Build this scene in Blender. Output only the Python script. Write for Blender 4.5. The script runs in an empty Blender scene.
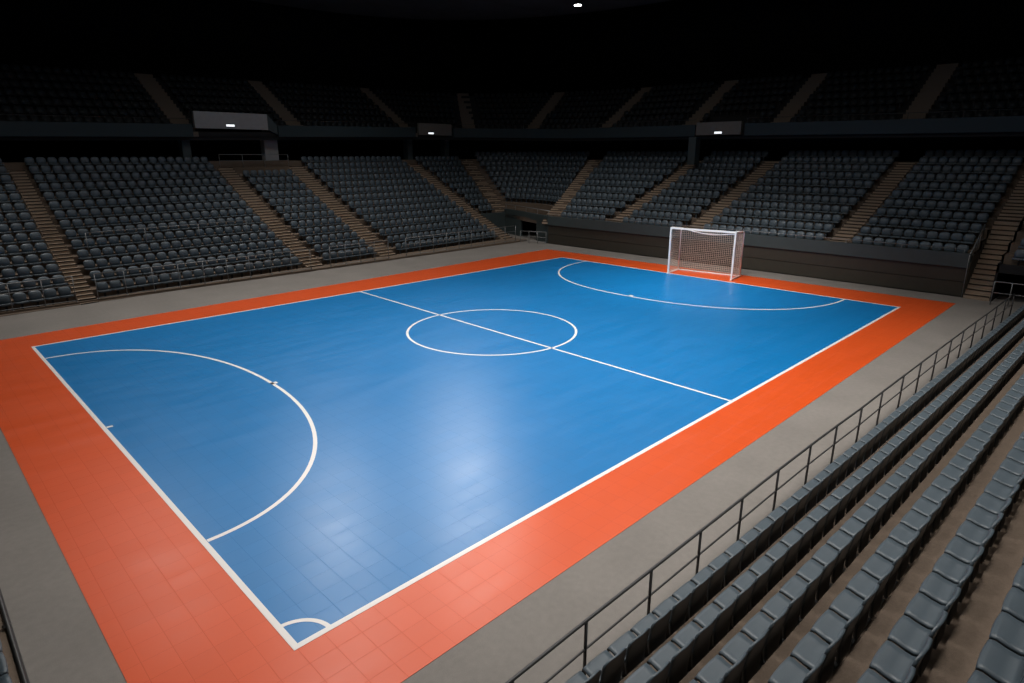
import bpy, math, random
from mathutils import Vector, Matrix

S = bpy.context.scene
COL = S.collection
random.seed(4)

# ------------------------------------------------------------------ camera, world, exposure
CAM = Vector((-2.5655, -6.3913, 5.8580))
YAW, PITCH, FPX = 0.78948, 0.29036, 625.45
cd = bpy.data.cameras.new('camera')
cd.sensor_fit = 'HORIZONTAL'
cd.sensor_width = 36.0
cd.lens = 36.0 * FPX / 1024.0
cd.clip_start, cd.clip_end = 0.05, 400
cam = bpy.data.objects.new('camera', cd)
COL.objects.link(cam)
FWD = Vector((math.cos(YAW) * math.cos(PITCH), math.sin(YAW) * math.cos(PITCH), -math.sin(PITCH)))
RGT = Vector((math.sin(YAW), -math.cos(YAW), 0))
UPV = RGT.cross(FWD)
cam.matrix_world = Matrix(((RGT.x, UPV.x, -FWD.x, CAM.x), (RGT.y, UPV.y, -FWD.y, CAM.y),
                           (RGT.z, UPV.z, -FWD.z, CAM.z), (0, 0, 0, 1)))
S.camera = cam

w = bpy.data.worlds.new('arena_dark')
S.world = w
w.use_nodes = True
w.node_tree.nodes['Background'].inputs[0].default_value = (0.6, 0.75, 0.9, 1)
w.node_tree.nodes['Background'].inputs[1].default_value = 0.0
S.view_settings.view_transform = 'Standard'
S.view_settings.look = 'None'
S.view_settings.gamma = 1
S.view_settings.exposure = -0.45
S.view_settings.use_curve_mapping = False
S.cycles.max_bounces = 6
S.cycles.diffuse_bounces = 2
S.cycles.glossy_bounces = 3
S.cycles.sample_clamp_indirect = 4.0
S.cycles.caustics_reflective = False
S.cycles.caustics_refractive = False

# unseen floodlights under the roof, some added as fill: (x, y, watts, aim_x, aim_y, spread degrees)
LAMP_Z = 14.85
LAMPS = [
    (21.1, 22.0, 310, 13.0, 11.0, 110),
    (11.8, 21.6, 330, 7.5, 11.0, 110),
    (4.1, 23.5, 215, 3.5, 18.0, 90),
    (15.9, 14.5, 300, 12.0, 9.0, 100),
    (6.5, 11.5, 220, 6.5, 9.0, 95),
    (22.5, 9.0, 360, 20.5, 7.5, 85),
    (13.0, 3.0, 520, 12.5, 3.5, 100),
    (3.5, 1.5, 380, 4.0, 3.0, 100),
    (4.5, -4.2, 230, 4.5, -3.2, 85),
    (13.0, -4.6, 250, 13.0, -3.6, 85),
    (21.5, -4.6, 170, 21.5, -3.2, 85),
    (26.0, 17.0, 220, 28.5, 21.5, 90),  # fill added to brighten the corner seats
    (12.0, 26.0, 180, 13.0, 26.0, 75),
    (17.5, 27.0, 190, 23.0, 28.5, 95),  # fill added to brighten the middle and right of the left stand
    (0.5, 27.0, 120, 0.5, 26.5, 75),
    (17.0, 6.0, 300, 26.0, 9.0, 55),  # fill added to light the goal front and net
]

# ------------------------------------------------------------------ materials
def mat(name, col, rough=0.5, spec=0.5, metal=0.0, noise=None, bump=None, emit=None):
    m = bpy.data.materials.new(name)
    m.use_nodes = True
    nt = m.node_tree
    b = nt.nodes['Principled BSDF']
    b.inputs['Base Color'].default_value = (*col, 1)
    b.inputs['Roughness'].default_value = rough
    b.inputs['Specular IOR Level'].default_value = spec
    b.inputs['Metallic'].default_value = metal
    if emit:
        b.inputs['Emission Color'].default_value = (*emit[0], 1)
        b.inputs['Emission Strength'].default_value = emit[1]
    if noise or bump:
        tc = nt.nodes.new('ShaderNodeTexCoord')
    if noise:                                    # [(scale, amount), ...] mottling of the thing's own colour
        last = None
        for sc, am in noise:
            n = nt.nodes.new('ShaderNodeTexNoise')
            n.inputs['Scale'].default_value = sc
            n.inputs['Detail'].default_value = 6
            nt.links.new(tc.outputs['Object'], n.inputs['Vector'])
            r = nt.nodes.new('ShaderNodeMapRange')
            r.inputs[1].default_value, r.inputs[2].default_value = 0.25, 0.75
            r.inputs[3].default_value, r.inputs[4].default_value = 1 - am, 1 + am
            nt.links.new(n.outputs['Fac'], r.inputs[0])
            if last is None:
                last = r.outputs[0]
            else:
                q = nt.nodes.new('ShaderNodeMath')
                q.operation = 'MULTIPLY'
                nt.links.new(last, q.inputs[0])
                nt.links.new(r.outputs[0], q.inputs[1])
                last = q.outputs[0]
        v = nt.nodes.new('ShaderNodeVectorMath')
        v.operation = 'SCALE'
        v.inputs[0].default_value = col
        nt.links.new(last, v.inputs['Scale'])
        nt.links.new(v.outputs[0], b.inputs['Base Color'])
    if bump:
        n = nt.nodes.new('ShaderNodeTexNoise')
        n.inputs['Scale'].default_value = bump[0]
        n.inputs['Detail'].default_value = 4
        nt.links.new(tc.outputs['Object'], n.inputs['Vector'])
        bp = nt.nodes.new('ShaderNodeBump')
        bp.inputs['Strength'].default_value = bump[1]
        bp.inputs['Distance'].default_value = 0.01
        nt.links.new(n.outputs['Fac'], bp.inputs['Height'])
        nt.links.new(bp.outputs[0], b.inputs['Normal'])
    return m

def court_mat(name, col, grout):
    """square interlocking sports tiles: fine joints, slightly uneven gloss"""
    m = mat(name, col, 0.4, 0.65)
    nt = m.node_tree
    b = nt.nodes['Principled BSDF']
    tc = nt.nodes.new('ShaderNodeTexCoord')
    br = nt.nodes.new('ShaderNodeTexBrick')
    br.offset = 0.0
    br.inputs['Color1'].default_value = (*col, 1)
    br.inputs['Color2'].default_value = (*[c * 0.96 for c in col], 1)
    br.inputs['Mortar'].default_value = (*grout, 1)
    br.inputs['Scale'].default_value = 1.0
    br.inputs['Mortar Size'].default_value = 0.0045
    br.inputs['Mortar Smooth'].default_value = 0.2
    br.inputs['Brick Width'].default_value = 0.36
    br.inputs['Row Height'].default_value = 0.36
    nt.links.new(tc.outputs['Object'], br.inputs['Vector'])
    nt.links.new(br.outputs['Color'], b.inputs['Base Color'])
    n = nt.nodes.new('ShaderNodeTexNoise')
    mp = nt.nodes.new('ShaderNodeMapping')
    mp.inputs['Scale'].default_value = (0.35, 1.3, 1)
    n.inputs['Scale'].default_value = 1.4
    n.inputs['Detail'].default_value = 8
    n.inputs['Roughness'].default_value = 0.65
    nt.links.new(tc.outputs['Object'], mp.inputs[0])
    nt.links.new(mp.outputs[0], n.inputs['Vector'])
    r = nt.nodes.new('ShaderNodeMapRange')
    r.inputs[1].default_value, r.inputs[2].default_value = 0.3, 0.7
    r.inputs[3].default_value, r.inputs[4].default_value = 0.30, 0.40
    nt.links.new(n.outputs['Fac'], r.inputs[0])
    mx = nt.nodes.new('ShaderNodeMath')                 # joints are dull
    mx.operation = 'MULTIPLY_ADD'
    mx.inputs[1].default_value = 0.22
    nt.links.new(br.outputs['Fac'], mx.inputs[0])
    nt.links.new(r.outputs[0], mx.inputs[2])
    nt.links.new(mx.outputs[0], b.inputs['Roughness'])
    bp = nt.nodes.new('ShaderNodeBump')
    bp.invert = True
    bp.inputs['Strength'].default_value = 0.35
    bp.inputs['Distance'].default_value = 0.004
    nt.links.new(br.outputs['Fac'], bp.inputs['Height'])
    nt.links.new(bp.outputs[0], b.inputs['Normal'])
    return m

M = {
    'blue': court_mat('blue_sport_tiles', (0.001, 0.182, 0.49), (0.001, 0.160, 0.44)),
    'orange': court_mat('orange_sport_tiles', (0.72, 0.088, 0.012), (0.63, 0.072, 0.011)),
    'line': mat('white_line_paint', (0.86, 0.84, 0.82), 0.4, 0.5),
    'floor': mat('grey_concrete_floor', (0.212, 0.196, 0.180), 0.75, 0.3, noise=[(0.7, 0.10), (9, 0.07), (90, 0.12)], bump=(60, 0.1)),
    'terrace': mat('brown_concrete', (0.155, 0.118, 0.09), 0.85, 0.2, noise=[(1.2, 0.10), (30, 0.14), (120, 0.15)], bump=(80, 0.15)),
    'stair_dim': mat('tan_concrete_shaded', (0.15, 0.12, 0.095), 0.85, 0.2),  # tan stair concrete darkened, upper tier shade put into the colour
    'step_shade': mat('dark_step_shade', (0.03, 0.025, 0.02), 0.8, 0.2),  # dark strips that draw the shadow lines of the steps
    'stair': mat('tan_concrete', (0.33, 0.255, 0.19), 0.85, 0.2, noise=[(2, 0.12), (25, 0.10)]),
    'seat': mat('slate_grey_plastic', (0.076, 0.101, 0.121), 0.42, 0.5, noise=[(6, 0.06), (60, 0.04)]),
    'pedestal': mat('black_steel', (0.012, 0.012, 0.013), 0.5, 0.4),
    'seat_shaded': mat('slate_grey_plastic_shaded', (0.022, 0.027, 0.031), 0.5, 0.4),  # seat plastic darkened to carry the gloom of the upper tier
    'rail_dark': mat('dark_grey_steel', (0.055, 0.055, 0.055), 0.45, 0.5, 0.2),
    'rail_light': mat('galvanised_steel', (0.25, 0.26, 0.265), 0.45, 0.5, 0.4),
    'fascia': mat('slate_painted_panel', (0.052, 0.070, 0.072), 0.6, 0.3, noise=[(3, 0.08)]),
    'boards': mat('dark_brown_panel', (0.046, 0.042, 0.033), 0.55, 0.3, noise=[(4, 0.10)]),
    'dark': mat('charcoal_wall', (0.020, 0.021, 0.022), 0.85, 0.2),
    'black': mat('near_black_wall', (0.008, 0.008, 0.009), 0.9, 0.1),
    'panel_dim': mat('pale_grey_concrete_dimmed', (0.15, 0.145, 0.13), 0.8, 0.2, noise=[(4, 0.06)]),  # panel concrete darkened so the smaller lintels look less lit
    'panel': mat('pale_grey_concrete', (0.30, 0.31, 0.31), 0.8, 0.2, noise=[(4, 0.06)]),
    'upper': mat('charcoal_blue_fascia', (0.026, 0.042, 0.048), 0.7, 0.3),
    'goal': mat('white_painted_steel', (0.90, 0.88, 0.86), 0.35, 0.5),
    'net': mat('cream_net_cord', (0.82, 0.66, 0.53), 0.8, 0.2),
    'ceiling': mat('charcoal_ceiling', (0.055, 0.064, 0.068), 0.9, 0.1, noise=[(0.6, 0.2)]),
    'lamp_body': mat('black_lamp_housing', (0.02, 0.02, 0.02), 0.5, 0.4),
    'lens': mat('lit_lamp_lens', (0.9, 0.9, 0.9), 0.3, 0.5, emit=((1, 0.97, 0.93), 6)),
    'spot': mat('lit_downlight_lens', (0.9, 0.9, 0.9), 0.3, 0.5, emit=((0.95, 0.98, 1.0), 25)),
    'exit': mat('lit_tunnel_lamp', (0.9, 0.9, 0.9), 0.4, 0.5, emit=((0.92, 0.97, 1.0), 1.6)),
}

# ------------------------------------------------------------------ mesh helpers
class MB:
    def __init__(s):
        s.v, s.f = [], []
    def add(s, vs, fs):
        o = len(s.v)
        s.v += [tuple(p) for p in vs]
        s.f += [tuple(o + i for i in f) for f in fs]
    def box(s, x0, x1, y0, y1, z0, z1):
        s.prism([(x0, y0), (x1, y0), (x1, y1), (x0, y1)], z0, z1)
    def prism(s, poly, z0, z1):
        """closed prism over a plan polygon (counter clockwise); z0, z1 numbers or lists per corner"""
        n = len(poly)
        a = z0 if isinstance(z0, (list, tuple)) else [z0] * n
        b = z1 if isinstance(z1, (list, tuple)) else [z1] * n
        vs = [(p[0], p[1], a[i]) for i, p in enumerate(poly)] + [(p[0], p[1], b[i]) for i, p in enumerate(poly)]
        fs = [tuple(range(n - 1, -1, -1)), tuple(range(n, 2 * n))]
        fs += [(i, (i + 1) % n, n + (i + 1) % n, n + i) for i in range(n)]
        s.add(vs, fs)
    def tube(s, pts, r, n=8, caps=True):
        pts = [Vector(p) for p in pts]
        rings = []
        for i, p in enumerate(pts):
            d = (pts[min(i + 1, len(pts) - 1)] - pts[max(i - 1, 0)]).normalized()
            a = d.cross(Vector((0, 0, 1)))
            if a.length < 1e-3:
                a = Vector((1, 0, 0))
            a.normalize()
            b = d.cross(a)
            rings.append([p + (a * math.cos(2 * math.pi * k / n) + b * math.sin(2 * math.pi * k / n)) * r for k in range(n)])
        vs = [q for g in rings for q in g]
        fs = []
        for i in range(len(pts) - 1):
            for k in range(n):
                fs.append((i * n + k, i * n + (k + 1) % n, (i + 1) * n + (k + 1) % n, (i + 1) * n + k))
        if caps:
            fs.append(tuple(range(n - 1, -1, -1)))
            fs.append(tuple((len(pts) - 1) * n + k for k in range(n)))
        s.add(vs, fs)
    def strip(s, A, B):
        """quads between two polylines of equal length"""
        n = len(A)
        s.add(list(A) + list(B), [(i, i + 1, n + i + 1, n + i) for i in range(n - 1)])
    def cyl(s, c, r, z0, z1, n=20, r1=None):
        r1 = r if r1 is None else r1
        vs = [(c[0] + r * math.cos(2 * math.pi * k / n), c[1] + r * math.sin(2 * math.pi * k / n), z0) for k in range(n)]
        vs += [(c[0] + r1 * math.cos(2 * math.pi * k / n), c[1] + r1 * math.sin(2 * math.pi * k / n), z1) for k in range(n)]
        fs = [tuple(range(n - 1, -1, -1)), tuple(range(n, 2 * n))] + [(i, (i + 1) % n, n + (i + 1) % n, n + i) for i in range(n)]
        s.add(vs, fs)
    def mesh(s, name, m, smooth=False):
        me = bpy.data.meshes.new(name)
        me.from_pydata(s.v, [], s.f)
        me.materials.append(m)
        if smooth:
            me.polygons.foreach_set('use_smooth', [True] * len(me.polygons))
        me.update()
        return me
    def build(s, name, m, parent=None, smooth=False, loc=None):
        o = bpy.data.objects.new(name, s.mesh(name, m, smooth))
        COL.objects.link(o)
        if parent:
            o.parent = parent
        if loc:
            o.location = loc
        return o

def tag(o, label=None, cat=None, group=None, kind=None):
    if label: o['label'] = label
    if cat: o['category'] = cat
    if group: o['group'] = group
    if kind: o['kind'] = kind
    return o

def empty(name, loc, rz=0.0):
    o = bpy.data.objects.new(name, None)
    o.empty_display_size = 0.2
    COL.objects.link(o)
    o.location = loc
    o.rotation_euler = (0, 0, rz)
    return o

def struct(mb, name, m, label, cat, smooth=False):
    return tag(mb.build(name, m, None, smooth), label, cat, None, 'structure')

def project(p):
    d = Vector(p) - CAM
    z = d.dot(FWD)
    if z < 0.2:
        return None
    return 512 + FPX * d.dot(RGT) / z, 341.5 - FPX * d.dot(UPV) / z, z

ONES = 'zeroth first second third fourth fifth sixth seventh eighth ninth tenth eleventh twelfth thirteenth fourteenth fifteenth sixteenth seventeenth eighteenth nineteenth'.split()
TENS = {2: 'twent', 3: 'thirt', 4: 'fort', 5: 'fift', 6: 'sixt', 7: 'sevent'}
def ordinal(n):
    if n < 20:
        return ONES[n]
    t, u = divmod(n, 10)
    return TENS[t] + ('ieth' if u == 0 else 'y-' + ONES[u])

# ------------------------------------------------------------------ bowl geometry (plan curves of every row)
R = 0.388
NL = 14                                    # rows of the long left stand
def zrow(k):                               # k counts rows of the left stand; row 4 is the first row of the end stand
    return 0.02 + R * k - (0.10 * math.sin(math.pi * k / 13) if 0 < k < 13 else 0.0)
def ly(k, x):                              # riser line of row k on the left stand
    return 23.42 + 0.85 * k + 0.075 * x
def ex(i):                                 # riser line of row i on the end stand
    return 29.6 if i <= 0 else 29.2 + 1.04 * i
def corner_a(i):                           # where the corner stairway meets left row i
    px, py, dx, dy = 31.9, 29.2, 0.394, 0.919
    t = (ly(4 + i, px) - py) / (dy - 0.075 * dx)
    return Vector((px + dx * t, py + dy * t))
def corner_b(i):
    x = ex(i)
    return Vector((x, 22.5 + (x - 29.6) * 3.4 / 8.4))
def chamfer(i, n=8):
    a, b = corner_a(i), corner_b(i)
    c = Vector((ex(i), ly(4 + i, ex(i))))
    m = (a + b) / 2
    c = m + (c - m) * (0.35 if i else 0.0)
    if i >= 1:                             # fan round the meeting point of the two corner stairways
        o = Vector((28.42, 22.02))
        ra, rb = (a - o).length, (b - o).length
        ta, tb = math.atan2(a.y - o.y, a.x - o.x), math.atan2(b.y - o.y, b.x - o.x)
        return [o + Vector((math.cos(ta + (tb - ta) * t), math.sin(ta + (tb - ta) * t))) * (ra + (rb - ra) * t) for t in [j / n for j in range(n + 1)]]
    return [a * (1 - t) ** 2 + c * 2 * t * (1 - t) + b * t * t for t in [j / n for j in range(n + 1)]]
XL = -16.0
def curve(i, y_end=-1.4):                  # full riser curve of end-stand row i
    p = [Vector((XL, ly(4 + i, XL))), Vector((10, ly(4 + i, 10)))]
    return p + chamfer(i) + [Vector((ex(i), 8)), Vector((ex(i), y_end))]
def up(P, z):
    return [(p.x, p.y, z) for p in P]

# ------------------------------------------------------------------ setting: floor, walls, ceiling
fl = MB()
fl.box(-20, 46, -24, 50, -0.3, 0.0)
struct(fl, 'floor', M['floor'], 'worn grey concrete arena floor around the sports court', 'floor')

for nm, b, lb in (('wall_left', (-20, 60, 50.0, 50.4), 'black back wall behind the long left stand'),
                  ('wall_far', (52.0, 52.4, -24, 50.4), 'black back wall behind the end stand'),
                  ('wall_right', (-20, 60, -24.4, -24), 'black back wall behind the near stand'),
                  ('wall_back', (-20.4, -20, -24, 50.4), 'black back wall behind the near goal end')):
    q = MB(); q.box(*b, -0.3, 19.0)
    struct(q, nm, M['black'], lb, 'wall')
rf = MB(); rf.box(-20, 52, -24, 50, 18.6, 19.0)
struct(rf, 'roof', M['black'], 'black roof above the whole arena', 'roof')
ce = MB()
oval = []
for k in range(72):
    t = 2 * math.pi * k / 72
    c, s_ = math.cos(t), math.sin(t)
    oval.append((16.1 + 23.1 * math.copysign(abs(c) ** 0.75, c), 12.3 + 28.0 * math.copysign(abs(s_) ** 0.75, s_)))
ce.prism(oval, 16.0, 16.5)
struct(ce, 'ceiling', M['ceiling'], 'dark oval ceiling hung over the court', 'ceiling')

# ------------------------------------------------------------------ the court
court = empty('sports_court', (0, 0, 0))
tag(court, 'blue and orange indoor sports court with white markings', 'court')
CW = 17.8
b_ = MB(); b_.prism([(-1.64, -1.36), (28.0, -1.44), (27.5, 20.7), (-1.64, 19.45)], 0.0, 0.006)
b_.build('border', M['orange'], court)
b_ = MB(); b_.prism([(0, 0), (25.6, 0), (25.6, CW), (0, CW)], 0.006, 0.010)
b_.build('playing_surface', M['blue'], court)
ZL = 0.0115
def ribbon(name, pts, wd=0.085, closed=False):
    mb = MB()
    P = [Vector(p) for p in pts]
    n = len(P)
    A, B = [], []
    for i, p in enumerate(P):
        q0 = P[(i - 1) % n] if closed or i else P[i]
        q1 = P[(i + 1) % n] if closed or i < n - 1 else P[i]
        d = (q1 - q0).normalized()
        nr = Vector((-d.y, d.x)) * wd / 2
        A.append((p + nr).to_3d() + Vector((0, 0, ZL + 0.0008)))
        B.append((p - nr).to_3d() + Vector((0, 0, ZL + 0.0008)))
    if closed:
        A.append(A[0]); B.append(B[0])
    mb.strip(B, A)
    return mb.build(name, M['line'], court)
fr = MB(); h = 0.043
for x0, x1, y0, y1 in ((-h, 25.6 + h, -h, h), (-h, 25.6 + h, CW - h, CW + h), (-h, h, h, CW - h), (25.6 - h, 25.6 + h, h, CW - h)):
    fr.box(x0, x1, y0, y1, 0.006, ZL)
fr.build('boundary_line', M['line'], court)
ribbon('halfway_line', [(11.44, h), (11.89, CW - h)], 0.08)
ribbon('centre_circle', [(11.75 + 2.92 * math.cos(2 * math.pi * k / 96), 9.03 + 2.92 * math.sin(2 * math.pi * k / 96)) for k in range(96)], 0.08, True)
def dee(cx, cy, a, b, sgn, e):
    out = []
    for k in range(65):
        t = -math.pi / 2 + math.pi * k / 64
        c, s_ = math.cos(t), math.sin(t)
        out.append((cx + sgn * a * max(c, 0) ** e, cy + b * math.copysign(abs(s_) ** e, s_)))
    return out
ribbon('penalty_area_arc', dee(0.05, 9.58, 3.88, 6.5, 1, 0.94))
ribbon('penalty_area_arc', dee(25.55, 8.98, 5.95, 6.95, -1, 0.88))
ribbon('penalty_mark', [(3.88, 9.23), (4.06, 9.23)], 0.15)
ribbon('penalty_mark', [(19.55, 8.8), (19.85, 8.8)], 0.16)
ribbon('goal_tick', [(0.05, 9.12), (0.17, 9.12)], 0.09)
for cx, cy, a0 in ((0, 0, 0), (25.6, 0, 90), (25.6, CW, 180), (0, CW, 270)):
    if (cx, cy) == (0, 0):
        ribbon('corner_arc', [(cx + 0.47 * math.cos(math.radians(a0 + k * 5)), cy + 0.47 * math.sin(math.radians(a0 + k * 5))) for k in range(19)], 0.065)

# ------------------------------------------------------------------ the goal
gl = empty('futsal_goal', (26.0, 7.34, 0.0128), 0.155)
tag(gl, 'white framed indoor football goal with cream net on the far goal line', 'goal')
GW, GH, GD = 3.22, 2.27, 1.30
for y in (0, GW):
    p = MB(); p.box(-0.04, 0.04, y - 0.04, y + 0.04, 0, GH); p.build('post', M['goal'], gl)
p = MB(); p.box(-0.04, 0.04, -0.04, GW + 0.04, GH, GH + 0.08); p.build('crossbar', M['goal'], gl)
for y in (0, GW):
    p = MB(); p.box(-0.10, GD + 0.1, y - 0.04, y + 0.04, 0, 0.07); p.build('base_bar', M['goal'], gl)
p = MB(); p.box(GD, GD + 0.06, -0.03, GW + 0.03, 0, 0.055); p.build('base_bar', M['goal'], gl)
for y in (0, GW):
    p = MB(); p.tube([(GD + 0.03, y, 0.05), (GD + 0.03, y, 2.12), (GD - 0.06, y, 2.22), (0.5, y, 2.30), (0.04, y, 2.335)], 0.03, 8)
    p.build('rear_stay', M['goal'], gl, True)
p = MB(); p.tube([(GD * (1 - t) + 0.05, GW * (1 - t), 2.20 + 0.03 * t - 0.16 * math.sin(math.pi * t)) for t in [k / 12 for k in range(13)]], 0.03, 6)
p.build('top_rope', M['goal'], gl, True)
nt_ = MB()
def cord(pts):
    nt_.tube(pts, 0.0055, 3, False)
def bulge(u, v):                            # rear sheet sags outwards
    return 0.16 * math.sin(math.pi * u) * math.sin(math.pi * min(1, v * 1.0)) + 0.02
NU, NV = 32, 23
def back(u, v):
    return (GD + bulge(u, v), GW * u, 0.04 + (2.20 - 0.04) * v)
for k in range(NU + 1):
    cord([back(k / NU, j / 8) for j in range(9)])
for k in range(NV + 1):
    cord([back(j / 10, k / NV) for j in range(11)])
for y, sg in ((0, -1), (GW, 1)):
    def side(u, v):
        return (0.02 + (GD + bulge(0, v) - 0.02) * u, y + sg * 0.10 * math.sin(math.pi * u) * math.sin(math.pi * v), 0.04 + v * (2.30 - 0.10 * u - 0.04))
    for k in range(1, 11):
        cord([side(k / 11, j / 6) for j in range(7)])
    for k in range(NV + 1):
        cord([side(j / 6, k / NV) for j in range(7)])
def topn(u, v):
    return (0.02 + v * (GD - 0.02), GW * u, 2.33 - 0.13 * v - 0.10 * math.sin(math.pi * u) * math.sin(math.pi * v))
for k in range(1, NU):
    cord([topn(k / NU, j / 5) for j in range(6)])
for k in range(1, 11):
    cord([topn(j / 8, k / 11) for j in range(9)])
nt_.build('net', M['net'], gl)

# ------------------------------------------------------------------ terraces of the bowl
lo = MB()                                   # the four lowest rows of the left stand
XE = 29.55
for k in range(4):
    A = [(XL, ly(k, XL)), (XE, ly(k, XE))]
    Bn = [(XL, ly(4, XL) + 0.0), (XE, ly(4, XE))]
    lo.prism([A[0], A[1], Bn[1], Bn[0]], -0.02 if k == 0 else zrow(k - 1) - 0.05, zrow(k))
struct(lo, 'terrace_slab', M['terrace'], 'brown concrete terrace under the lowest rows of the left stand', 'terrace')
up_ = MB()
for i in range(11):
    P, Q = curve(i), curve(i + 1)
    z = zrow(4 + i)
    up_.strip(up(P, z), up(Q, z))                                   # tread
    up_.strip(up(P, (zrow(3 + i) if i else 1.2)), up(P, z))         # riser
E_ = curve(11)
up_.strip(up(E_, zrow(14)), [(p.x + 7.0, p.y + (7.5 if k < 8 else 5 if k < 11 else 0), zrow(14)) for k, p in enumerate(E_)])
struct(up_, 'terrace_slab', M['terrace'], 'brown concrete terrace of the left stand, corner and end stand', 'terrace')
rt = MB()                                   # end stand beyond the right hand stairway
for i in range(11):
    rt.box(ex(i), ex(11) + 6, -16, -2.32, 1.2 if i == 0 else zrow(3 + i) - 0.05, zrow(4 + i))
struct(rt, 'terrace_slab', M['terrace'], 'brown concrete terrace right of the ground level stairway', 'terrace')

# front wall of the end stand: slate fascia over two dark boards
fw = MB()
fw.box(29.50, 29.72, -1.38, 22.5, 1.27, 1.86)
fasc = struct(fw, 'wall_far_fascia', M['fascia'], 'slate grey parapet band along the front of the end stand', 'wall')
bd = MB()
bd.box(29.58, 29.75, -1.38, 22.5, 0.66, 1.24)
bd.box(29.56, 29.75, -1.38, 22.5, 0.05, 0.635)
bd.box(29.64, 29.75, -1.37, 22.5, 0.0, 1.27)
struct(bd, 'wall_far_boards', M['boards'], 'dark brown boarded wall below the end stand parapet', 'wall')
sw = MB()
for i in range(5):
    sw.box(ex(i) + (0.16 if i == 0 else 0), ex(i + 1), -1.40, -1.34, 0.0, zrow(4 + i) + (0.30 if i == 0 else 0.0))
struct(sw, 'wall_stair_side', M['boards'], 'dark side wall left of the ground level stairway', 'wall')
fr2 = MB()
fr2.box(29.55, 29.75, -16, -3.9, 0.0, 1.55)
fr2.box(29.55, 29.75, -3.9, -2.32, 1.2, 1.55)
for i in range(5):
    fr2.box(ex(i) - (0.05 if i == 0 else 0), ex(i + 1), -2.40, -2.32, 0.0, zrow(4 + i) + (0.1 if i == 0 else 0.0))
struct(fr2, 'wall_far_right', M['dark'], 'dark end stand wall right of the ground level stairway', 'wall')
# corner wall with the dark doorway of the portal
pw = MB()
A0, B0 = corner_a(0), corner_b(0)
def chord(t):
    return B0 + (A0 - B0) * t
nrm = Vector((-(A0 - B0).y, (A0 - B0).x)).normalized()
if nrm.x > 0: nrm = -nrm
def wallseg(mb, a, b, z0, z1, th=0.18):
    mb.prism([a, b, b - nrm * th, a - nrm * th] if (b - a).cross(-nrm) > 0 else [b, a, a - nrm * th, b - nrm * th], z0, z1)
wallseg(pw, chord(0.0), chord(0.25), 0, 1.85)
wallseg(pw, chord(0.61), chord(1.0), 0, 1.85)
wallseg(pw, chord(0.25), chord(0.61), 1.40, 1.85)
pw.box(29.45, 32.0, 29.0, 29.2, 0, 1.6)
struct(pw, 'wall_corner', M['fascia'], 'slate grey corner wall around the dark doorway', 'wall')
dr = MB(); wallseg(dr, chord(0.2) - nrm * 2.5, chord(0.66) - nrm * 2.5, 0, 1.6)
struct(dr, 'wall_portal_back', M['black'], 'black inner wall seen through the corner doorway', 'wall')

ew = MB()                                   # stepped end of the low rows
for k in range(4):
    ew.box(29.56, 29.62, ly(k, 29.6), ly(4, 29.6), 0 if k == 0 else zrow(k - 1), zrow(k))
struct(ew, 'wall_left_end', M['dark'], 'dark stepped end of the left stand terrace beside the corner', 'wall')
def ky(x):
    return 23.70 + (0.025 if x > 0 else 0.07) * x
kb = MB()
kb.prism([(XL, ky(XL)), (0, ky(0)), (0, ly(0, 0) + 0.34), (XL, ly(0, XL) + 0.34)], 0, 0.10)
kb.prism([(0, ky(0)), (29.5, ky(29.5)), (29.5, ly(0, 29.5) + 0.34), (0, ly(0, 0) + 0.34)], 0, 0.10)
struct(kb, 'kerb', M['terrace'], 'low brown concrete kerb in front of the left stand', 'kerb')

# ------------------------------------------------------------------ stairways
def stair(name_label, c0, d, sv, wd, risers, zs, top_extra=0.9):
    """c0: origin, d: direction up the stand, sv: sideways unit, risers: distance of each row riser, zs: floor height of each row"""
    mb, nz = MB(), MB()
    for i in range(len(zs)):
        t0 = risers[i]
        t1 = risers[i + 1]
        n = 3 if i < len(zs) - 1 else 1
        for s_ in range(n):
            a = t0 + (t1 - t0) * s_ / n - 0.03
            b = t1 + 0.02
            q = [c0 + d * a - sv * wd / 2, c0 + d * a + sv * wd / 2, c0 + d * b + sv * wd / 2, c0 + d * b - sv * wd / 2]
            z1 = zs[i] + 0.012 + ((zs[i + 1] - zs[i]) if i < len(zs) - 1 else R) * s_ / 3
            mb.prism([(p.x, p.y) for p in q], z1 - R / 3 - 0.06, z1)
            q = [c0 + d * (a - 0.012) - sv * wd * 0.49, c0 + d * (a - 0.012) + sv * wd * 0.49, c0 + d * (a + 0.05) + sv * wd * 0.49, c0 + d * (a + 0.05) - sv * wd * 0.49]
            nz.prism([(p.x, p.y) for p in q], z1 - 0.035, z1 + 0.006)  # shadow line of the step, modelled as a dark strip
    o = struct(mb, 'stairway', M['stair'], name_label, 'stairway')
    tag(nz.build('step_shade', M['step_shade'], o), 'dark strips standing in for shade along the step edges')
    return o

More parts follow.
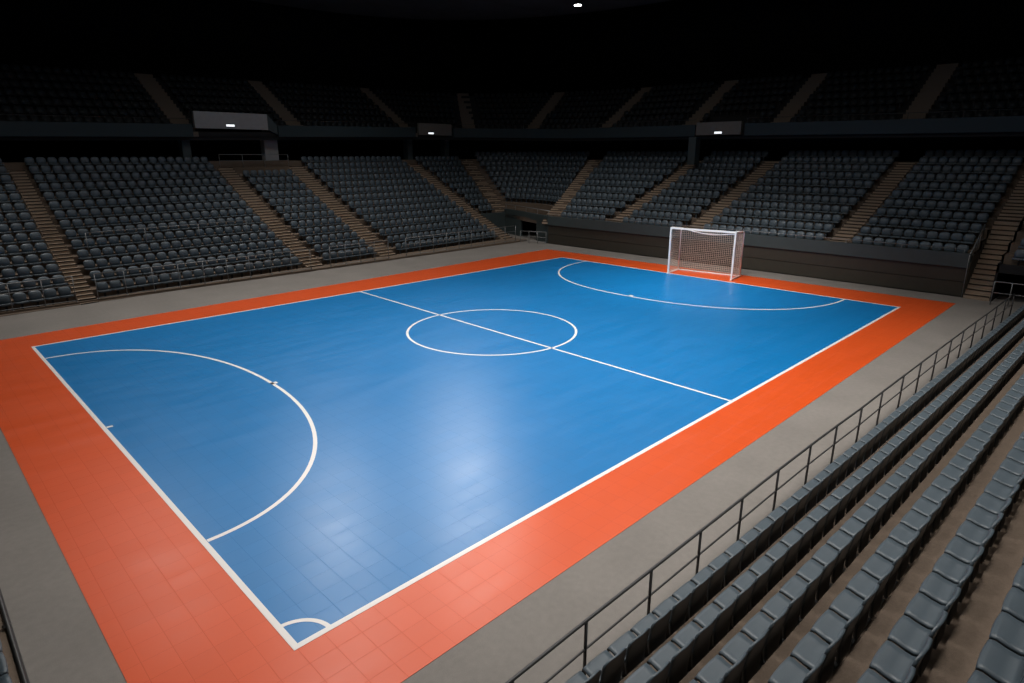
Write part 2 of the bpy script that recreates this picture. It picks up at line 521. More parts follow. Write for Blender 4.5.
names = ['leftmost', 'second from left', 'third from left', 'fourth from left']
STL = [(2.45, 3.10), (12.95, 13.92), (17.82, 18.92), (28.48, 29.50)]
for (x0, x1), nm in zip(STL, ('leftmost tan stairway climbing the long left stand', 'second tan stairway of the left stand, below the lit tunnel panel',
                              'third tan stairway of the left stand, right of the lit tunnel', 'last tan stairway of the left stand beside the corner')):
    xc = (x0 + x1) / 2
    stair(nm, Vector((xc, 0)), Vector((0, 1)), Vector((1, 0.075)), x1 - x0, [ly(k, xc) for k in range(NL + 1)], [zrow(k) for k in range(NL)])
d5 = Vector((0.394, 0.919)).normalized()
o5 = Vector((31.9, 29.2))
stair('tan stairway on the left side of the corner seats', o5, d5, Vector((d5.y, -d5.x)), 1.05,
      [(corner_a(i) - o5).dot(d5) for i in range(12)], [zrow(4 + i) for i in range(11)])
d1 = Vector((8.4, 3.4)).normalized()
o1 = Vector((29.6, 22.5))
stair('tan stairway on the right side of the corner seats', o1, d1, Vector((d1.y, -d1.x)), 0.95,
      [(corner_b(i) - o1).dot(d1) for i in range(12)], [zrow(4 + i) for i in range(11)])
STE = [(16.95, 17.85), (11.45, 12.35), (3.68, 4.52)]
for (y0, y1), nm in zip(STE, ('first tan stairway of the end stand right of the corner', 'tan stairway of the end stand above the goal',
                              'tan stairway of the end stand right of the goal')):
    yc = (y0 + y1) / 2
    stair(nm, Vector((0, yc)), Vector((1, 0)), Vector((0, -1)), y1 - y0, [ex(i) + (0.12 if i == 0 else 0) for i in range(12)], [zrow(4 + i) for i in range(11)])
gs, gn = MB(), MB()
NST = 16
SX0, SX1 = 29.45, ex(4)
for k in range(NST):
    x0 = SX0 + (SX1 - SX0) * k / NST
    z1 = zrow(8) * (k + 1) / NST
    gs.box(x0, SX1 + 0.02, -2.31, -1.41, z1 - zrow(8) / NST - (0 if k == 0 else 0.05), z1)
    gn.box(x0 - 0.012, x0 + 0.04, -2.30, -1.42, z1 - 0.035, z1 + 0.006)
for i in range(4, 11):
    for s_ in range(3 if i < 10 else 1):
        z1 = zrow(4 + i) + 0.012 + R * s_ / 3
        a = ex(i) + 1.04 * s_ / 3 - 0.03
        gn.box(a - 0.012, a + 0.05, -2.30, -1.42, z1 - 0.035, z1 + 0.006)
        gs.box(a, ex(i + 1) + 0.02, -2.31, -1.41, z1 - 0.5, z1)
so_ = struct(gs, 'stairway', M['stair'], 'wide tan stairway rising from floor level at the far right', 'stairway')
tag(gn.build('step_shade', M['step_shade'], so_), 'dark strips standing in for shade along the step edges')

# ------------------------------------------------------------------ upper tier
def bez(a, c, b, n):
    return [a * (1 - t) ** 2 + c * 2 * t * (1 - t) + b * t * t for t in [j / n for j in range(n + 1)]]
UP = [Vector((-16, 35.2)), Vector((2.5, 35.5)), Vector((11.9, 35.75)), Vector((17.4, 35.9)), Vector((28.9, 36.2))] \
    + bez(Vector((32.9, 36.3)), Vector((37.0, 35.0)), Vector((37.5, 26.5)), 8) \
    + [Vector((37.5, 16.5)), Vector((37.5, 13.0)), Vector((37.5, 4)), Vector((37.5, -16))]
DZ = [-0.35, -0.2, -0.05, 0.05, 0.25] + [0.3, 0.3, 0.3, 0.28, 0.26, 0.24, 0.2, 0.16, 0.14] + [0.1, 0.08, 0.0, -0.1]
def unorm(i):
    a = UP[max(i - 1, 0)]; b = UP[min(i + 1, len(UP) - 1)]
    d = (b - a).normalized()
    return Vector((-d.y, d.x)) if Vector((-d.y, d.x)).dot(UP[i] - Vector((12, 9))) > 0 else Vector((d.y, -d.x))
UN = [unorm(i) for i in range(len(UP))]
def uoff(o):
    return [p + n * o for p, n in zip(UP, UN)]
ZF0, ZF1, ZU = 6.95, 7.68, 7.25
UT, UR = 0.85, 0.50
gaps = {2, 4, 14}                           # segments that are open tunnels
for i0, i1, lb in ((0, 2, 'dark slate upper tier fascia above the left end of the long stand'),
                   (3, 4, 'dark slate upper tier fascia between the two left tunnels'),
                   (5, 14, 'dark slate upper tier fascia curving around the corner'),
                   (15, 17, 'dark slate upper tier fascia above the right of the end stand')):
    fm = MB()
    F, Bk = UP[i0:i1 + 1], uoff(0.28)[i0:i1 + 1]
    z = DZ[i0:i1 + 1]
    a0 = [(p.x, p.y, ZF0 + e) for p, e in zip(F, z)]
    a1 = [(p.x, p.y, ZF1 + e) for p, e in zip(F, z)]
    c0 = [(p.x, p.y, ZF0 + e) for p, e in zip(Bk, z)]
    c1 = [(p.x, p.y, ZF1 + e) for p, e in zip(Bk, z)]
    fm.strip(a0, a1); fm.strip(a1, c1); fm.strip(c1, c0); fm.strip(c0, a0)
    fm.add([a0[0], a1[0], c1[0], c0[0]], [(0, 1, 2, 3)]); fm.add([a0[-1], a1[-1], c1[-1], c0[-1]], [(3, 2, 1, 0)])
    struct(fm, 'wall_upper_fascia', M['upper'], lb, 'wall')
    rl = MB()
    rl.tube([(p.x, p.y, ZF1 + e + 0.32) for p, e in zip(uoff(0.14)[i0:i1 + 1], z)], 0.018, 6)
    h_ = empty('guard_rail', (0, 0, 0)); tag(h_, lb.replace('dark slate upper tier fascia', 'thin rail on the upper fascia'), 'railing', 'rails on the upper tier fascia')
    rl.build('top_rail', M['rail_dark'], h_, True)
    L_ = [Vector((p.x, p.y, ZF1 + e)) for p, e in zip(uoff(0.14)[i0:i1 + 1], z)]
    for a, b in zip(L_, L_[1:]):
        n = max(1, int((b - a).length / 2.5))
        for j in range(n):
            q = a + (b - a) * (j + 0.02) / n
            pm = MB(); pm.tube([q, q + Vector((0, 0, 0.32))], 0.015, 6); pm.build('post', M['rail_dark'], h_)
ut = MB()
NU_ = 8
for j in range(NU_):
    P, Q = uoff(0.28 + UT * j), uoff(0.28 + UT * (j + 1))
    z = [ZU + UR * j + e for e in DZ]
    ut.strip([(p.x, p.y, a - UR) for p, a in zip(P, z)], [(p.x, p.y, a) for p, a in zip(P, z)])
    ut.strip([(p.x, p.y, a) for p, a in zip(P, z)], [(p.x, p.y, a) for p, a in zip(Q, z)])
struct(ut, 'terrace_slab', M['dark'], 'dark terrace of the upper tier', 'terrace')
so = MB()
so.strip([(p.x, p.y, ZF0 + e + 0.02) for p, e in zip(uoff(0.2), DZ)], [(p.x, p.y, ZF0 + e + 0.02) for p, e in zip(uoff(7), DZ)])
struct(so, 'ceiling_concourse', M['black'], 'black soffit under the upper tier', 'ceiling')
cw = MB()
cw.strip([(p.x, p.y, 3.0) for p in uoff(4.5)], [(p.x, p.y, 7.4) for p in uoff(4.5)])
struct(cw, 'wall_concourse', M['black'], 'black rear wall of the concourse below the upper tier', 'wall')

# stairways of the upper tier
def at_upper(i, t):
    p = UP[i] + (UP[i + 1] - UP[i]) * t
    return p, (UN[i] * (1 - t) + UN[i + 1] * t).normalized(), DZ[i] * (1 - t) + DZ[i + 1] * t
USTAIR = []
def find_left(x):
    for i in range(4):
        if UP[i].x <= x <= UP[i + 1].x:
            return i, (x - UP[i].x) / (UP[i + 1].x - UP[i].x)
def find_end(y):
    for i in range(5, len(UP) - 1):
        if UP[i].y >= y >= UP[i + 1].y:
            return i, (UP[i].y - y) / (UP[i].y - UP[i + 1].y)
for loc, lb in ((find_left(2.0), 'dim stairway of the upper tier at the left frame edge'),
                (find_left(11.75), 'dim upper stairway just left of the large lit tunnel panel'),
                (find_left(19.3), 'dim upper stairway just right of the large lit tunnel panel'),
                (find_left(28.75), 'dim upper stairway left of the middle lit tunnel panel'),
                ((6, 0.35), 'dim upper stairway right of the middle lit tunnel panel'),
                (find_end(31.6), 'dim upper stairway in the middle of the far corner'),
                (find_end(24.9), 'dim upper stairway right of the far corner'),
                (find_end(17.6), 'dim upper stairway left of the right lit tunnel panel'),
                (find_end(11.3), 'dim upper stairway right of the right lit tunnel panel'),
                (find_end(4.0), 'dim upper stairway nearest the right frame edge')):
    p, n, e = at_upper(*loc)
    sv = Vector((n.y, -n.x))
    USTAIR.append((p, n))
    mb = MB()
    for j in range(NU_):
        for s_ in range(2):
            a = 0.25 + UT * (j + s_ * 0.5); b = 0.28 + UT * (j + 1)
            q = [p + n * a - sv * 0.55, p + n * a + sv * 0.55, p + n * b + sv * 0.55, p + n * b - sv * 0.55]
            z1 = ZU + e + UR * j + UR * 0.5 * s_ + 0.015
            mb.prism([(v.x, v.y) for v in q], z1 - 0.3, z1)
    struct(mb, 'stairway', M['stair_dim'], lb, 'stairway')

# tunnel mouths below the upper tier
def tunnel(label, a, b, z0, z1, depth_dir, lampt, zl, pill):
    a, b = Vector(a), Vector(b)
    d = (b - a).normalized()
    n = Vector(depth_dir)
    r = MB()
    r.prism([(q.x, q.y) for q in ((a, b, b + n * 0.25, a + n * 0.25) if d.cross(n) > 0 else (b, a, a + n * 0.25, b + n * 0.25))], z0, z1)
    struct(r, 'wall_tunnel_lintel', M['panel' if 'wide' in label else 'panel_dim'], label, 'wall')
    c = a + (b - a) * lampt - n * 0.035
    L = empty('tunnel_lamp', (c.x, c.y, zl), math.atan2(d.y, d.x))
    tag(L, label.replace('grey lintel panel', 'small glowing strip lamp on the grey panel'), 'lamp', 'lit strip lamps over the tunnels')
    q = MB(); q.box(-0.28, 0.28, -0.03, 0.03, -0.075, 0.075); q.build('housing', M['lamp_body'], L)
    s = -1 if Vector((-d.y, d.x)).dot(n) > 0 else 1
    q = MB(); q.box(-0.26, 0.26, min(0.03 * s, 0.045 * s), max(0.03 * s, 0.045 * s), -0.06, 0.06); q.build('diffuser', M['exit'], L)
    for (pp, wdt, zb, zt, lb) in pill:
        pp = Vector(pp)
        m_ = MB(); m_.prism([(pp + d * u + n * v)[:] for u, v in (((0, 0), (wdt, 0), (wdt, 0.6), (0, 0.6)) if d.cross(n) > 0 else ((wdt, 0), (0, 0), (0, 0.6), (wdt, 0.6)))], zb, zt)
        struct(m_, 'column', M['panel'] if wdt > 0.55 else M['fascia'], lb, 'column')
tunnel('wide grey lintel panel above the left tunnel', (12.1, 35.85), (16.75, 36.0), 7.42, 8.40, (0, 1), 0.46, 7.62,
       [((16.75, 36.85), 0.95, 5.0, 7.42, 'grey column right of the left tunnel'), ((11.4, 36.5), 0.5, 5.0, 6.98, 'dark column left of the left tunnel')])
tunnel('small grey lintel panel above the middle tunnel', (29.35, 36.35), (32.7, 36.35), 7.38, 8.28, (0, 1), 0.34, 7.52,
       [((29.2, 37.8), 0.5, 5.0, 7.2, 'dark column left of the middle tunnel'), ((33.4, 38.2), 0.5, 5.0, 7.2, 'dark column right of the middle tunnel')])
tunnel('small grey lintel panel above the right tunnel', (37.3, 16.3), (37.3, 13.15), 7.10, 7.90, (1, 0), 0.52, 7.23,
       [((37.5, 16.9), 0.55, 5.2, 7.0, 'dark column left of the right tunnel')])
ck = MB()                                    # sloping cheek between the big panel and the fascia
ck.prism([(16.75, 36.0), (17.6, 36.05), (17.6, 36.3), (16.75, 36.25)], [7.42, 7.05, 7.05, 7.42], [8.40, 7.5, 7.5, 8.40])
struct(ck, 'wall_tunnel_cheek', M['fascia'], 'sloping cheek wall right of the wide tunnel panel', 'wall')

# ------------------------------------------------------------------ near stand terraces (under the camera)
NM = -0.026
def ny(k, x):                               # front edge of the seats of row k, first row k = 0
    return -2.929 - 0.63 * k + NM * x
NRISE = 0.37
nr = MB()
for k in range(1, 12):
    y0 = [ny(k, x) + 0.27 for x in (-7, 28.6)]
    nr.prism([(-7, -16), (28.6, -16), (28.6, y0[1]), (-7, y0[0])], NRISE * (k - 1) - (0 if k == 1 else 0.05), NRISE * k)
struct(nr, 'terrace_slab', M['terrace'], 'brown concrete terrace under the near rows of seats at right', 'terrace')
fs_ = MB()
fs_.prism([(-2.0, ny(0, -2) - 0.36), (28.6, ny(0, 28.6) - 0.36), (28.6, ny(0, 28.6) + 0.02), (-2.0, ny(0, -2) + 0.02)], 0.0, 0.012)
struct(fs_, 'floor_strip', M['terrace'], 'brown concrete strip under the first near row of seats', 'floor')
lt = MB()
lt.box(-3.0, -2.50, -5.0, 12, 0.0, 0.014)
lt.box(-12, -3.0, -5.0, 12, 0.0, 0.37)
struct(lt, 'terrace_slab', M['terrace'], 'brown concrete strip at the bottom left corner behind the railing', 'terrace')
tr = MB(); tr.box(-2.50, -2.44, -2.0, 12, 0.0, 0.06)
struct(tr, 'kerb', M['rail_dark'], 'dark metal kerb edge at the bottom left corner', 'kerb')

# ------------------------------------------------------------------ seats
SW = 0.408
def seat_meshes(top, SW):
    """pan, backrest and pedestal meshes; origin on the floor under the seat, front towards -y"""
    pan = MB()
    prof = [(-0.150, 0.385), (-0.160, 0.425), (-0.150, 0.440), (-0.115, 0.442), (-0.03, 0.420), (0.05, 0.408), (0.10, 0.425)]
    nu = 6
    for side in (0, 1):
        vs, fs = [], []
        for (y, z) in prof:
            for k in range(nu + 1):
                u = -1 + 2 * k / nu
                lift = 0.006 * abs(u) ** 3
                vs.append((u * SW / 2, y + (0.012 * u * u if y < -0.1 else 0), z + lift - (0.028 if side else 0)))
        m = nu + 1
        for i in range(len(prof) - 1):
            for k in range(nu):
                q = (i * m + k, i * m + k + 1, (i + 1) * m + k + 1, (i + 1) * m + k)
                fs.append(q if not side else q[::-1])
        pan.add(vs, fs)
    m = nu + 1; N = m * len(prof)
    rim = [k for k in range(m)] + [i * m + nu for i in range(1, len(prof))] + [(len(prof) - 1) * m + k for k in range(nu - 1, -1, -1)] + [i * m for i in range(len(prof) - 2, 0, -1)]
    for a, b in zip(rim, rim[1:] + rim[:1]):
        pan.f.append((a, N + a, N + b, b))
    bk = MB()
    # (y, z, half width factor)
    H = top
    rows = [(0.100, 0.175, 0.66), (0.094, 0.215, 0.78), (0.090, 0.33, 0.87), (0.092, 0.42, 0.94)]
    n_up = 6
    for j in range(1, n_up + 1):
        t = j / n_up
        wf = 1.0 if t < 0.72 else (0.99 if t < 0.9 else 0.95)
        rows.append((0.098 + (0.030 if top < 0.75 else 0.065) * t ** 1.3, 0.42 + (H - 0.42) * t, min(1.0, 0.94 + 0.08 * t) * wf))
    if top > 0.75:                                   # the far seats' backs roll over backwards at the top
        rows[-2] = (rows[-2][0] + 0.004, rows[-2][1] + 0.022, 0.97)
        rows[-1] = (rows[-1][0] + 0.022, rows[-1][1], 0.90)
        rows.append((rows[-1][0] + 0.03, H + 0.006, 0.84))
    else:
        rows.append((0.134, H + 0.012, 0.86))
    nu = 8
    m = nu + 1
    for side in (0, 1):
        vs, fs = [], []
        for (y, z, wf) in rows:
            tt = max(0.0, (z - 0.36) / (H - 0.36))
            for k in range(nu + 1):
                u = -1 + 2 * k / nu
                yy = y + (0.022 if top < 0.75 else 0.034) * (1 - u * u) * tt - (0.0 if not side else -0.026)
                crn = 0.035 * abs(u) ** 5 * tt * tt
                vs.append((u * wf * SW / 2, yy, z - crn))
        for i in range(len(rows) - 1):
            for k in range(nu):
                q = (i * m + k, i * m + k + 1, (i + 1) * m + k + 1, (i + 1) * m + k)
                fs.append(q if not side else q[::-1])
        bk.add(vs, fs)
    N = m * len(rows)
    rim = [k for k in range(m)] + [i * m + nu for i in range(1, len(rows))] + [(len(rows) - 1) * m + k for k in range(nu - 1, -1, -1)] + [i * m for i in range(len(rows) - 2, 0, -1)]
    for a, b in zip(rim, rim[1:] + rim[:1]):
        bk.f.append((a, N + a, N + b, b))
    pd = MB()
    pd.box(-0.035, 0.035, -0.04, 0.03, 0.0, 0.392)
    pd.box(-0.09, 0.09, -0.08, 0.07, 0.0, 0.012)
    pd.box(-0.03, 0.03, 0.03, 0.085, 0.33, 0.385)
    return pan, bk, pd
NEAR = seat_meshes(0.70, 0.400)
def far_seat():
    """bucket seat of the far stands: round-cornered padded back, shallow pan"""
    pan = seat_meshes(0.70, 0.455)[0]
    pd = seat_meshes(0.70, 0.43)[2]
    pan.v = [(x, y, z - 0.10) for x, y, z in pan.v]
    pd.v = [(x, y, z - 0.10 if z > 0.1 else z) for x, y, z in pd.v]
    bk = MB()
    na, nr_ = 16, 4
    hw, hh, zc = 0.220, 0.190, 0.485
    def pt(r, t, front):
        c, s_ = math.cos(t), math.sin(t)
        x = hw * r * math.copysign(abs(c) ** 0.70, c)
        dz = hh * r * math.copysign(abs(s_) ** 0.70, s_)
        y = 0.135 + 0.16 * dz
        if front:
            y -= 0.060 * (1 - r ** 2.6)
        else:
            y += 0.022
        return (x, y, zc + dz)
    for front in (1, 0):
        vs = [pt(0, 0, front)] + [pt((i + 1) / nr_, 2 * math.pi * k / na, front) for i in range(nr_) for k in range(na)]
        fs = []
        for k in range(na):
            q = (0, 1 + k, 1 + (k + 1) % na)
            fs.append(q if front else q[::-1])
            for i in range(nr_ - 1):
                q = (1 + i * na + k, 1 + (i + 1) * na + k, 1 + (i + 1) * na + (k + 1) % na, 1 + i * na + (k + 1) % na)
                fs.append(q if front else q[::-1])
        bk.add(vs, fs)
    n0 = 1 + nr_ * na
    e = 1 + (nr_ - 1) * na
    bk.f += [(e + k, n0 + e + k, n0 + e + (k + 1) % na, e + (k + 1) % na) for k in range(na)]
    return pan, bk, pd
FAR = far_seat()

def far_simple(H=0.76):
    """one closed low shell: rounded back and pan, for the rows too far off to show more"""
    mb = MB()
    out = []
    for k in range(10):
        t = 2 * math.pi * k / 10
        out.append((0.205 * math.copysign(abs(math.cos(t)) ** 0.6, math.cos(t)), 0.20 * math.copysign(abs(math.sin(t)) ** 0.6, math.sin(t))))
    vs = [(x, 0.10 + 0.25 * (z + 0.2) - 0.02 * (x / 0.2) ** 2, H - 0.20 + z) for x, z in out] + [(x * 0.9, 0.15 + 0.22 * (z + 0.2), H - 0.20 + z * 0.9) for x, z in out]
    mb.add(vs, [tuple(range(10)), tuple(range(19, 9, -1))] + [(i, 10 + i, 10 + (i + 1) % 10, (i + 1) % 10) for i in range(10)])
    mb.prism([(-0.2, -0.15), (0.2, -0.15), (0.2, 0.12), (-0.2, 0.12)], [0.40, 0.40, 0.38, 0.38], [0.445, 0.445, 0.42, 0.42])
    mb.box(-0.035, 0.035, -0.03, 0.03, 0, 0.39)
    return mb
SIMPLE = far_simple()

SEATS = []          # (x, y, z, rotation, style, block, row, index)
def put(p, z, out, style, block, row, idx):
    SEATS.append((p.x, p.y, z, math.atan2(out.y, out.x) - math.pi / 2, style, block, row, idx))

# near stand, counted from the low-x end
PITCH_N = 0.44
PH = [1.869, 2.140, 1.943, 1.991, 2.327, 2.402, 2.2]
nd = Vector((NM, -1)).normalized(); nd = Vector((-0.026, -1.0)).normalized()
for k in range(7):
    x = PH[k] + PITCH_N / 2 - PITCH_N * 12
    i = 0
    while x < 27.2:
        f = Vector((x, ny(k, x)))
        c = f + nd * 0.16
        put(c, NRISE * k + (0.012 if k == 0 else 0.0), nd, 'near', 'near', k, i)
        x += PITCH_N; i += 1
# bottom left corner
for i in range(8):
    put(Vector((-2.58 - 0.16, -0.6 + 0.44 * i)), 0.014, Vector((-1, 0)), 'near', 'corner_left', 0, i)
# left stand
lout = Vector((-0.075, 1)).normalized()
for k in range(NL):
    spans = [(-5.5, 2.38), (3.10, 12.88), (14.0, 17.75), (19.0, 28.40)]
    if k >= 4:
        spans.append((29.62, (corner_a(k - 4) + corner_a(k - 3)).x / 2 - 0.75))
    for bi, (a, b) in enumerate(spans):
        n = int((b - a) / 0.5)
        if n < 1 or (bi == 2 and k >= 12): continue
        off = (b - a - n * 0.5) / 2 if bi else (b - a - n * 0.5)
        for j in range(n):
            x = a + off + 0.5 * (j + 0.5)
            p = Vector((x, ly(k, x) + 0.60))
            put(p, zrow(k), lout, 'far', 'left%d' % bi, k, (n - 1 - j) if bi == 0 else j)
# corner and end stand
def lerp_curve(F, i, t):
    return [a * (1 - t) + b * t for a, b in zip(F(i), F(i + 1))]
for i in range(11):
    C_ = lerp_curve(lambda q: chamfer(q, 12), i, 0.68)
    seg = [(b - a).length for a, b in zip(C_, C_[1:])]
    tot = sum(seg)
    n = int((tot - 1.5) / 0.48) if i >= 2 else 0
    for j in range(n):
        s_ = tot / 2 + (j - (n - 1) / 2) * 0.48
        k = 0
        while s_ > seg[k]:
            s_ -= seg[k]; k += 1
        d = (C_[k + 1] - C_[k]).normalized()
        o = Vector((-d.y, d.x))
        if o.x < 0: o = -o
        put(C_[k] + d * s_, zrow(4 + i), o, 'far', 'corner', 4 + i, j)
    xs = ex(i) + 1.04 * 0.66 if i else 29.93
    yb = 22.5 + (xs - 29.6) * 3.4 / 8.4 - 0.65
    for bi, (a, b) in enumerate(((17.9, yb), (12.42, 16.9), (4.58, 11.4), (-1.32, 3.62), (-8.5, -2.5))):
        n = int((b - a) / 0.465)
        for j in range(n):
            y = b - (b - a - n * 0.465) / 2 - 0.465 * (j + 0.5)
            put(Vector((xs, y)), zrow(4 + i), Vector((1, 0)), 'far', 'end%d' % bi, 4 + i, n - 1 - j if bi in (2, 3) else j)
# upper tier
def poly_walk(P, step):
    out = []
    carry = step / 2
    for i, (a, b) in enumerate(zip(P, P[1:])):
        L = (b - a).length
        while carry < L:
            t = carry / L
            out.append((a + (b - a) * t, i, t))
            carry += step
        carry -= L
    return out
for j in range(NU_ - 1):
    for p, i, t in poly_walk(uoff(0.28 + UT * j + 0.5), 0.5):
        if i in gaps and j < 2: continue
        n = (UN[i] * (1 - t) + UN[i + 1] * t).normalized()
        if any(abs((p - sp).dot(Vector((sn.y, -sn.x)))) < 0.85 and (p - sp).dot(sn) > 0 for sp, sn in USTAIR): continue
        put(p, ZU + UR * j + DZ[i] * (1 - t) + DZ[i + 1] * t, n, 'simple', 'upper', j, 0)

def in_frame(s, mx=0):
    q = project((s[0], s[1], s[2] + 0.5))
    return q and -mx <= q[0] <= 1024 + mx and -mx <= q[1] <= 683 + mx
vis = [s for s in SEATS if in_frame(s, 4) and s[4] != 'simple']
vis.sort(key=lambda s: (Vector(s[:3]) - CAM).length)
PICK = vis[:300]
pick_ids = {id(s) for s in PICK}
GROUP = 'grey plastic stadium seats'
MESH = {}
for st, (pan, bk, pd) in (('near', NEAR), ('far', FAR)):
    MESH[st] = (pan.mesh('seat_pan', M['seat'], True), bk.mesh('backrest', M['seat'], True), pd.mesh('pedestal', M['pedestal']))

def seat_label(s, order):
    row, blk = s[6], s[5]
    if blk == 'near':
        wh = ['first row behind the near railing', 'second row from the near railing', 'third row from the near railing', 'fourth row from the near railing',
              'fifth row from the near railing', 'sixth row from the near railing', 'seventh row from the near railing'][row]
        if row < 5:
            return 'grey seat in the %s, %s from the bottom edge' % (wh, ordinal(order))
        return 'grey seat in the %s, %s from lower right corner' % (wh, ordinal(order))
    if blk == 'corner_left':
        return 'grey plastic seat at the bottom left corner, %s up from the bottom edge' % ordinal(order)
    rw = 'lowest row' if row == 0 else ordinal(row + 1) + ' row up'
    ref = {'left0': ('left', 'leftmost'), 'left1': ('right', 'leftmost'), 'left2': ('right', 'second'), 'left3': ('right', 'third')}.get(blk)
    if ref:
        return 'grey seat, %s of left stand, %s %s of its %s tan stairway' % (rw, ordinal(s[7] + 1), ref[0], ref[1])
    rw = 'lowest row' if row == 4 else ordinal(row - 3) + ' row up'
    return 'grey seat, %s of end stand, %s %s' % (rw, ordinal(s[7] + 1), {'end2': 'left of stairway right of goal', 'end3': 'left of the ground level stairway',
            'end4': 'right of the ground level stairway', 'end1': 'from left in block behind goal', 'end0': 'from left in block before corner'}.get(blk, 'from left in the far corner'))
orders = {}

for s in sorted(PICK, key=lambda s: s[1] if s[5] == 'corner_left' else s[0]):
    key = (s[5], s[6])
    orders[key] = orders.get(key, 0) + 1
    r_ = bpy.data.objects.new('stadium_seat', None)
    r_.empty_display_size = 0.2
    COL.objects.link(r_)
    r_.location = s[:3]
    r_.rotation_euler = (0, 0, s[3])
    tag(r_, seat_label(s, orders[key]), 'seat', GROUP)
    for nm, me in zip(('seat_pan', 'backrest', 'pedestal'), MESH[s[4]]):
        c = bpy.data.objects.new(nm, me)
        COL.objects.link(c)
        c.parent = r_
rest, n_low = MB(), 0
for s in sorted(SEATS, key=lambda q: q[4] == 'simple'):
    if id(s) in pick_ids: continue
    if s[4] == 'near' and not in_frame(s, 160): continue
    ca, sa = math.cos(s[3]), math.sin(s[3])
    src = (SIMPLE,) if s[4] == 'simple' else (NEAR if s[4] == 'near' else FAR)
    for mb in src:
        if s[4] != 'simple': n_low += len(mb.f)
        rest.add([(s[0] + x * ca - y * sa, s[1] + x * sa + y * ca, s[2] + z) for x, y, z in mb.v], mb.f)
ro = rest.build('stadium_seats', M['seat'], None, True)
ro.data.materials.append(M['seat_shaded'])                  # shade of the upper tier put into its seat colour
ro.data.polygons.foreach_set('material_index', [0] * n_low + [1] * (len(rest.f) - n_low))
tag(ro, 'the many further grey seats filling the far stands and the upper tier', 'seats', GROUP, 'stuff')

# ------------------------------------------------------------------ railings
def railing(label, pts, posts, heights, m, z0=None, group=None, rr=0.02):
    """pts: plan polyline with floor height (x, y, z); posts: list of (x, y, z); heights: rail heights, top first"""
    o = empty('handrail', pts[0])
    tag(o, label, 'railing', group)
    base = Vector(pts[0])
    for i, h_ in enumerate(heights):
        q = MB(); q.tube([Vector(p) - base + Vector((0, 0, h_)) for p in pts], rr if i == 0 else rr * 0.7, 8)
        q.build('top_rail' if i == 0 else 'mid_rail', m, o, True)
    for p in posts:
        q = MB()
        p = Vector(p) - base
        q.tube([p, p + Vector((0, 0, heights[0]))], rr * 0.95, 8)
        q.cyl((p.x, p.y), 0.05, p.z, p.z + 0.012, 12)
        q.build('post', m, o, True)
    return o
NP = [(-0.2, -2.84), (0.95, -2.85), (2.12, -2.85), (3.41, -2.86), (4.62, -2.87), (5.85, -2.88), (7.13, -2.89), (8.45, -2.91), (9.67, -2.94), (10.98, -2.98), (12.28, -3.0),
      (13.79, -3.03), (15.19, -3.06), (16.64, -3.09), (18.12, -3.12), (19.51, -3.15), (21.02, -3.19), (22.5, -3.23), (24.0, -3.27), (25.5, -3.31), (27.0, -3.35)]
railing('long dark steel handrail in front of the first near row of seats', [(x, y, 0) for x, y in NP], [(x, y, 0.0) for x, y in NP], (0.86, 0.47), M['rail_dark'], rr=0.021)
railing('short dark handrail at the bottom left corner of the floor', [(-2.49, y, 0.06) for y in (-1.5, 12)], [(-2.49, y, 0.06) for y in (0.1, 1.5, 2.9, 4.3, 5.7, 7.1)], (0.80, 0.42), M['rail_dark'])
def lfront(x0, x1, label, h=(1.05, 0.68, 0.06)):
    y = lambda x: ky(x) + 0.06
    n = max(2, round((x1 - x0) / 1.05))
    xs = [x0 + (x1 - x0) * k / n for k in range(n + 1)]
    railing(label, [(x, y(x), 0.1) for x in ((x0, 0, x1) if x0 < 0 else (x0, x1))], [(x, y(x), 0.1) for x in xs], h, M['rail_light'], group='front railings of the left stand', rr=0.019)
lfront(-6.0, 2.38, 'pale steel front railing left of the leftmost stairway')
lfront(3.15, 12.85, 'pale steel front railing between the first and second left stairways')
lfront(14.0, 17.75, 'short pale steel front railing between the second and third left stairways')
lfront(19.0, 28.4, 'pale steel front railing between the third and last left stairways')
xs = (3.75, 6.2, 8.7, 11.2)
railing('thin steel handrail crossing the middle rows of the left stand', [(x, ly(4, x) + 0.06, zrow(4)) for x in (xs[0], xs[-1])], [(x, ly(4, x) + 0.06, zrow(4)) for x in xs], (1.0,), M['rail_light'], rr=0.017)
railing('dim steel railing in front of the left tunnel mouth', [(x, ly(13, x) + 0.15, zrow(13)) for x in (13.2, 17.9)], [(x, ly(13, x) + 0.15, zrow(13)) for x in (13.2, 14.7, 16.2, 17.9)], (0.80, 0.42), M['rail_light'], rr=0.018)
railing('steel barrier in front of the dark corner doorway', [(28.6, 24.2, 0), (29.25, 22.4, 0)], [(28.6 + 0.65 * t, 24.2 - 1.8 * t, 0) for t in (0, 0.34, 0.67, 1)], (0.80, 0.45, 0.15), M['rail_light'], rr=0.02)
railing('thin steel rail along the end stand parapet', [(29.6, 22.3, 1.86), (29.6, -1.1, 1.86)], [(29.6, 22.3 - 2.34 * k, 1.86) for k in range(11)], (0.16,), M['rail_light'], rr=0.014)
railing('steel rail on top of the corner wall above the doorway', [(*(B0 - nrm * 0.09), 1.85), (*(A0 - nrm * 0.09), 1.85)], [(*(chord(t) - nrm * 0.09), 1.85) for t in (0.02, 0.25, 0.5, 0.75, 0.98)], (0.35,), M['rail_light'], rr=0.018)
ld_ = MB()
ld_.prism([(14.0, ly(12, 14.0) - 0.02), (17.75, ly(12, 17.75) - 0.02), (17.75, ly(13, 17.75)), (14.0, ly(13, 14.0))], zrow(12) - 0.1, zrow(12) + 0.015)
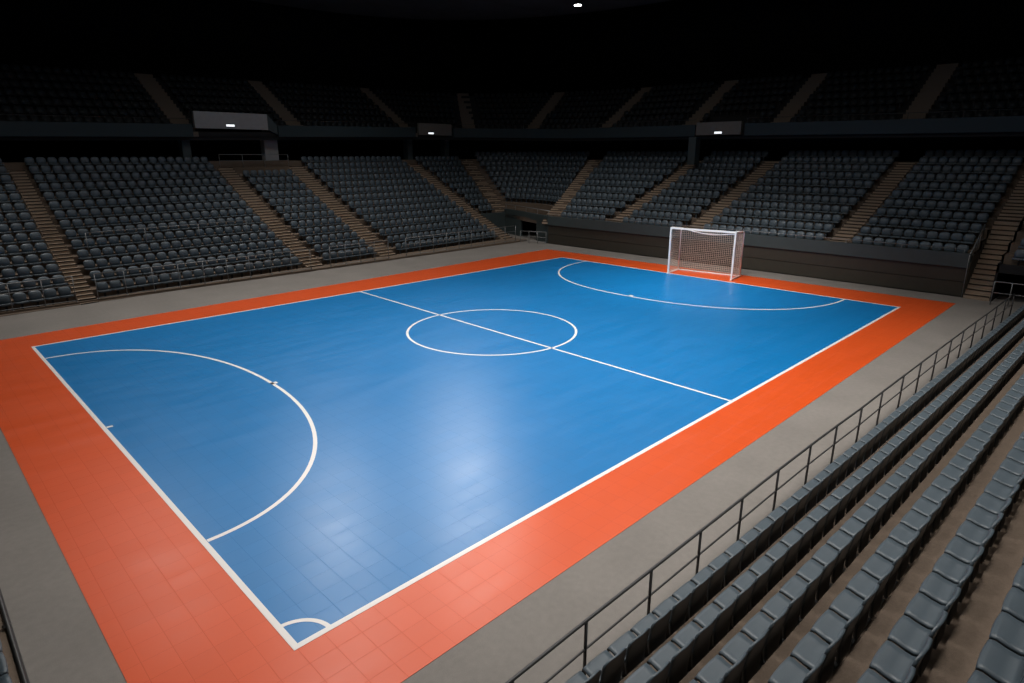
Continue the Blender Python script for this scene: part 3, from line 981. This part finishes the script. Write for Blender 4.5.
struct(ld_, 'floor_landing', M['stair'], 'tan concrete landing in front of the left tunnel', 'floor')
# sloping stair rail at the far right and the barrier beside it
sr = empty('stair_rail', (29.6, -1.34, 0))
tag(sr, 'sloping steel stair rail beside the ground level stairway', 'railing')
q = MB(); q.tube([(-0.12, 0, 0.0), (-0.12, 0, 1.80), (1.85, 0, 2.95), (1.85, 0, 1.9)], 0.022, 8); q.build('top_rail', M['rail_light'], sr, True)
for t in (0.2, 0.4, 0.6, 0.8):
    q = MB(); x = -0.1 + 1.85 * t
    q.tube([(x, 0, 1.86 if x > 0.0 else 0), (x, 0, 1.80 + 1.15 * t)], 0.014, 6); q.build('post', M['rail_light'], sr, True)
railing('steel barrier before the dark opening at the far right', [(28.8, -2.45, 0), (28.8, -4.2, 0), (27.4, -4.3, 0)][:2], [(28.8, -2.45 - 0.58 * k, 0) for k in range(4)], (0.95, 0.5), M['rail_light'], rr=0.02)

# ------------------------------------------------------------------ lamps
def floodlight(x, y, watts, ax, ay, spread, label):
    o = empty('floodlight', (x, y, LAMP_Z))
    tag(o, label, 'floodlight', 'floodlights under the ceiling')
    d = Vector((ax - x, ay - y, -LAMP_Z)).normalized()
    q_ = d.to_track_quat('-Z', 'Y')
    hb = MB(); hb.box(-1.25, 1.25, -1.25, 1.25, 0.03, 0.22)
    for k in range(7):
        hb.box(-1.02 + 0.33 * k, -0.96 + 0.33 * k, -1.1, 1.1, 0.22, 0.30)
    b = hb.build('housing', M['lamp_body'], o); b.rotation_euler = q_.to_euler()
    le = MB(); le.box(-1.22, 1.22, -1.22, 1.22, 0.018, 0.03)
    l = le.build('lens', M['lens'], o); l.rotation_euler = q_.to_euler()
    st = MB(); st.tube([(0, 0, 0.25), (0, 0, 15.97 - LAMP_Z)], 0.04, 8); st.build('stem', M['lamp_body'], o)
    ld = bpy.data.lights.new('flood', 'AREA')
    ld.shape = 'SQUARE'
    ld.size = 2.4
    ld.energy = watts
    ld.color = (1.0, 0.95, 0.895)
    ld.spread = math.radians(spread)
    lo_ = bpy.data.objects.new('flood_beam', ld)
    COL.objects.link(lo_)
    lo_.parent = o
    lo_.rotation_euler = q_.to_euler()
for i, L in enumerate(LAMPS):
    floodlight(*L, 'unseen square floodlight hung under the dark oval ceiling, out of the frame')
dl = empty('downlight', (34.6, 24.6, 16.0))
tag(dl, 'single bright round downlight high in the dark ceiling', 'downlight')
q = MB(); q.cyl((0, 0), 0.32, -0.22, 0.0, 20, 0.24); q.build('can', M['lamp_body'], dl)
q = MB(); q.cyl((0, 0), 0.25, -0.24, -0.215, 20); q.build('lens', M['spot'], dl)
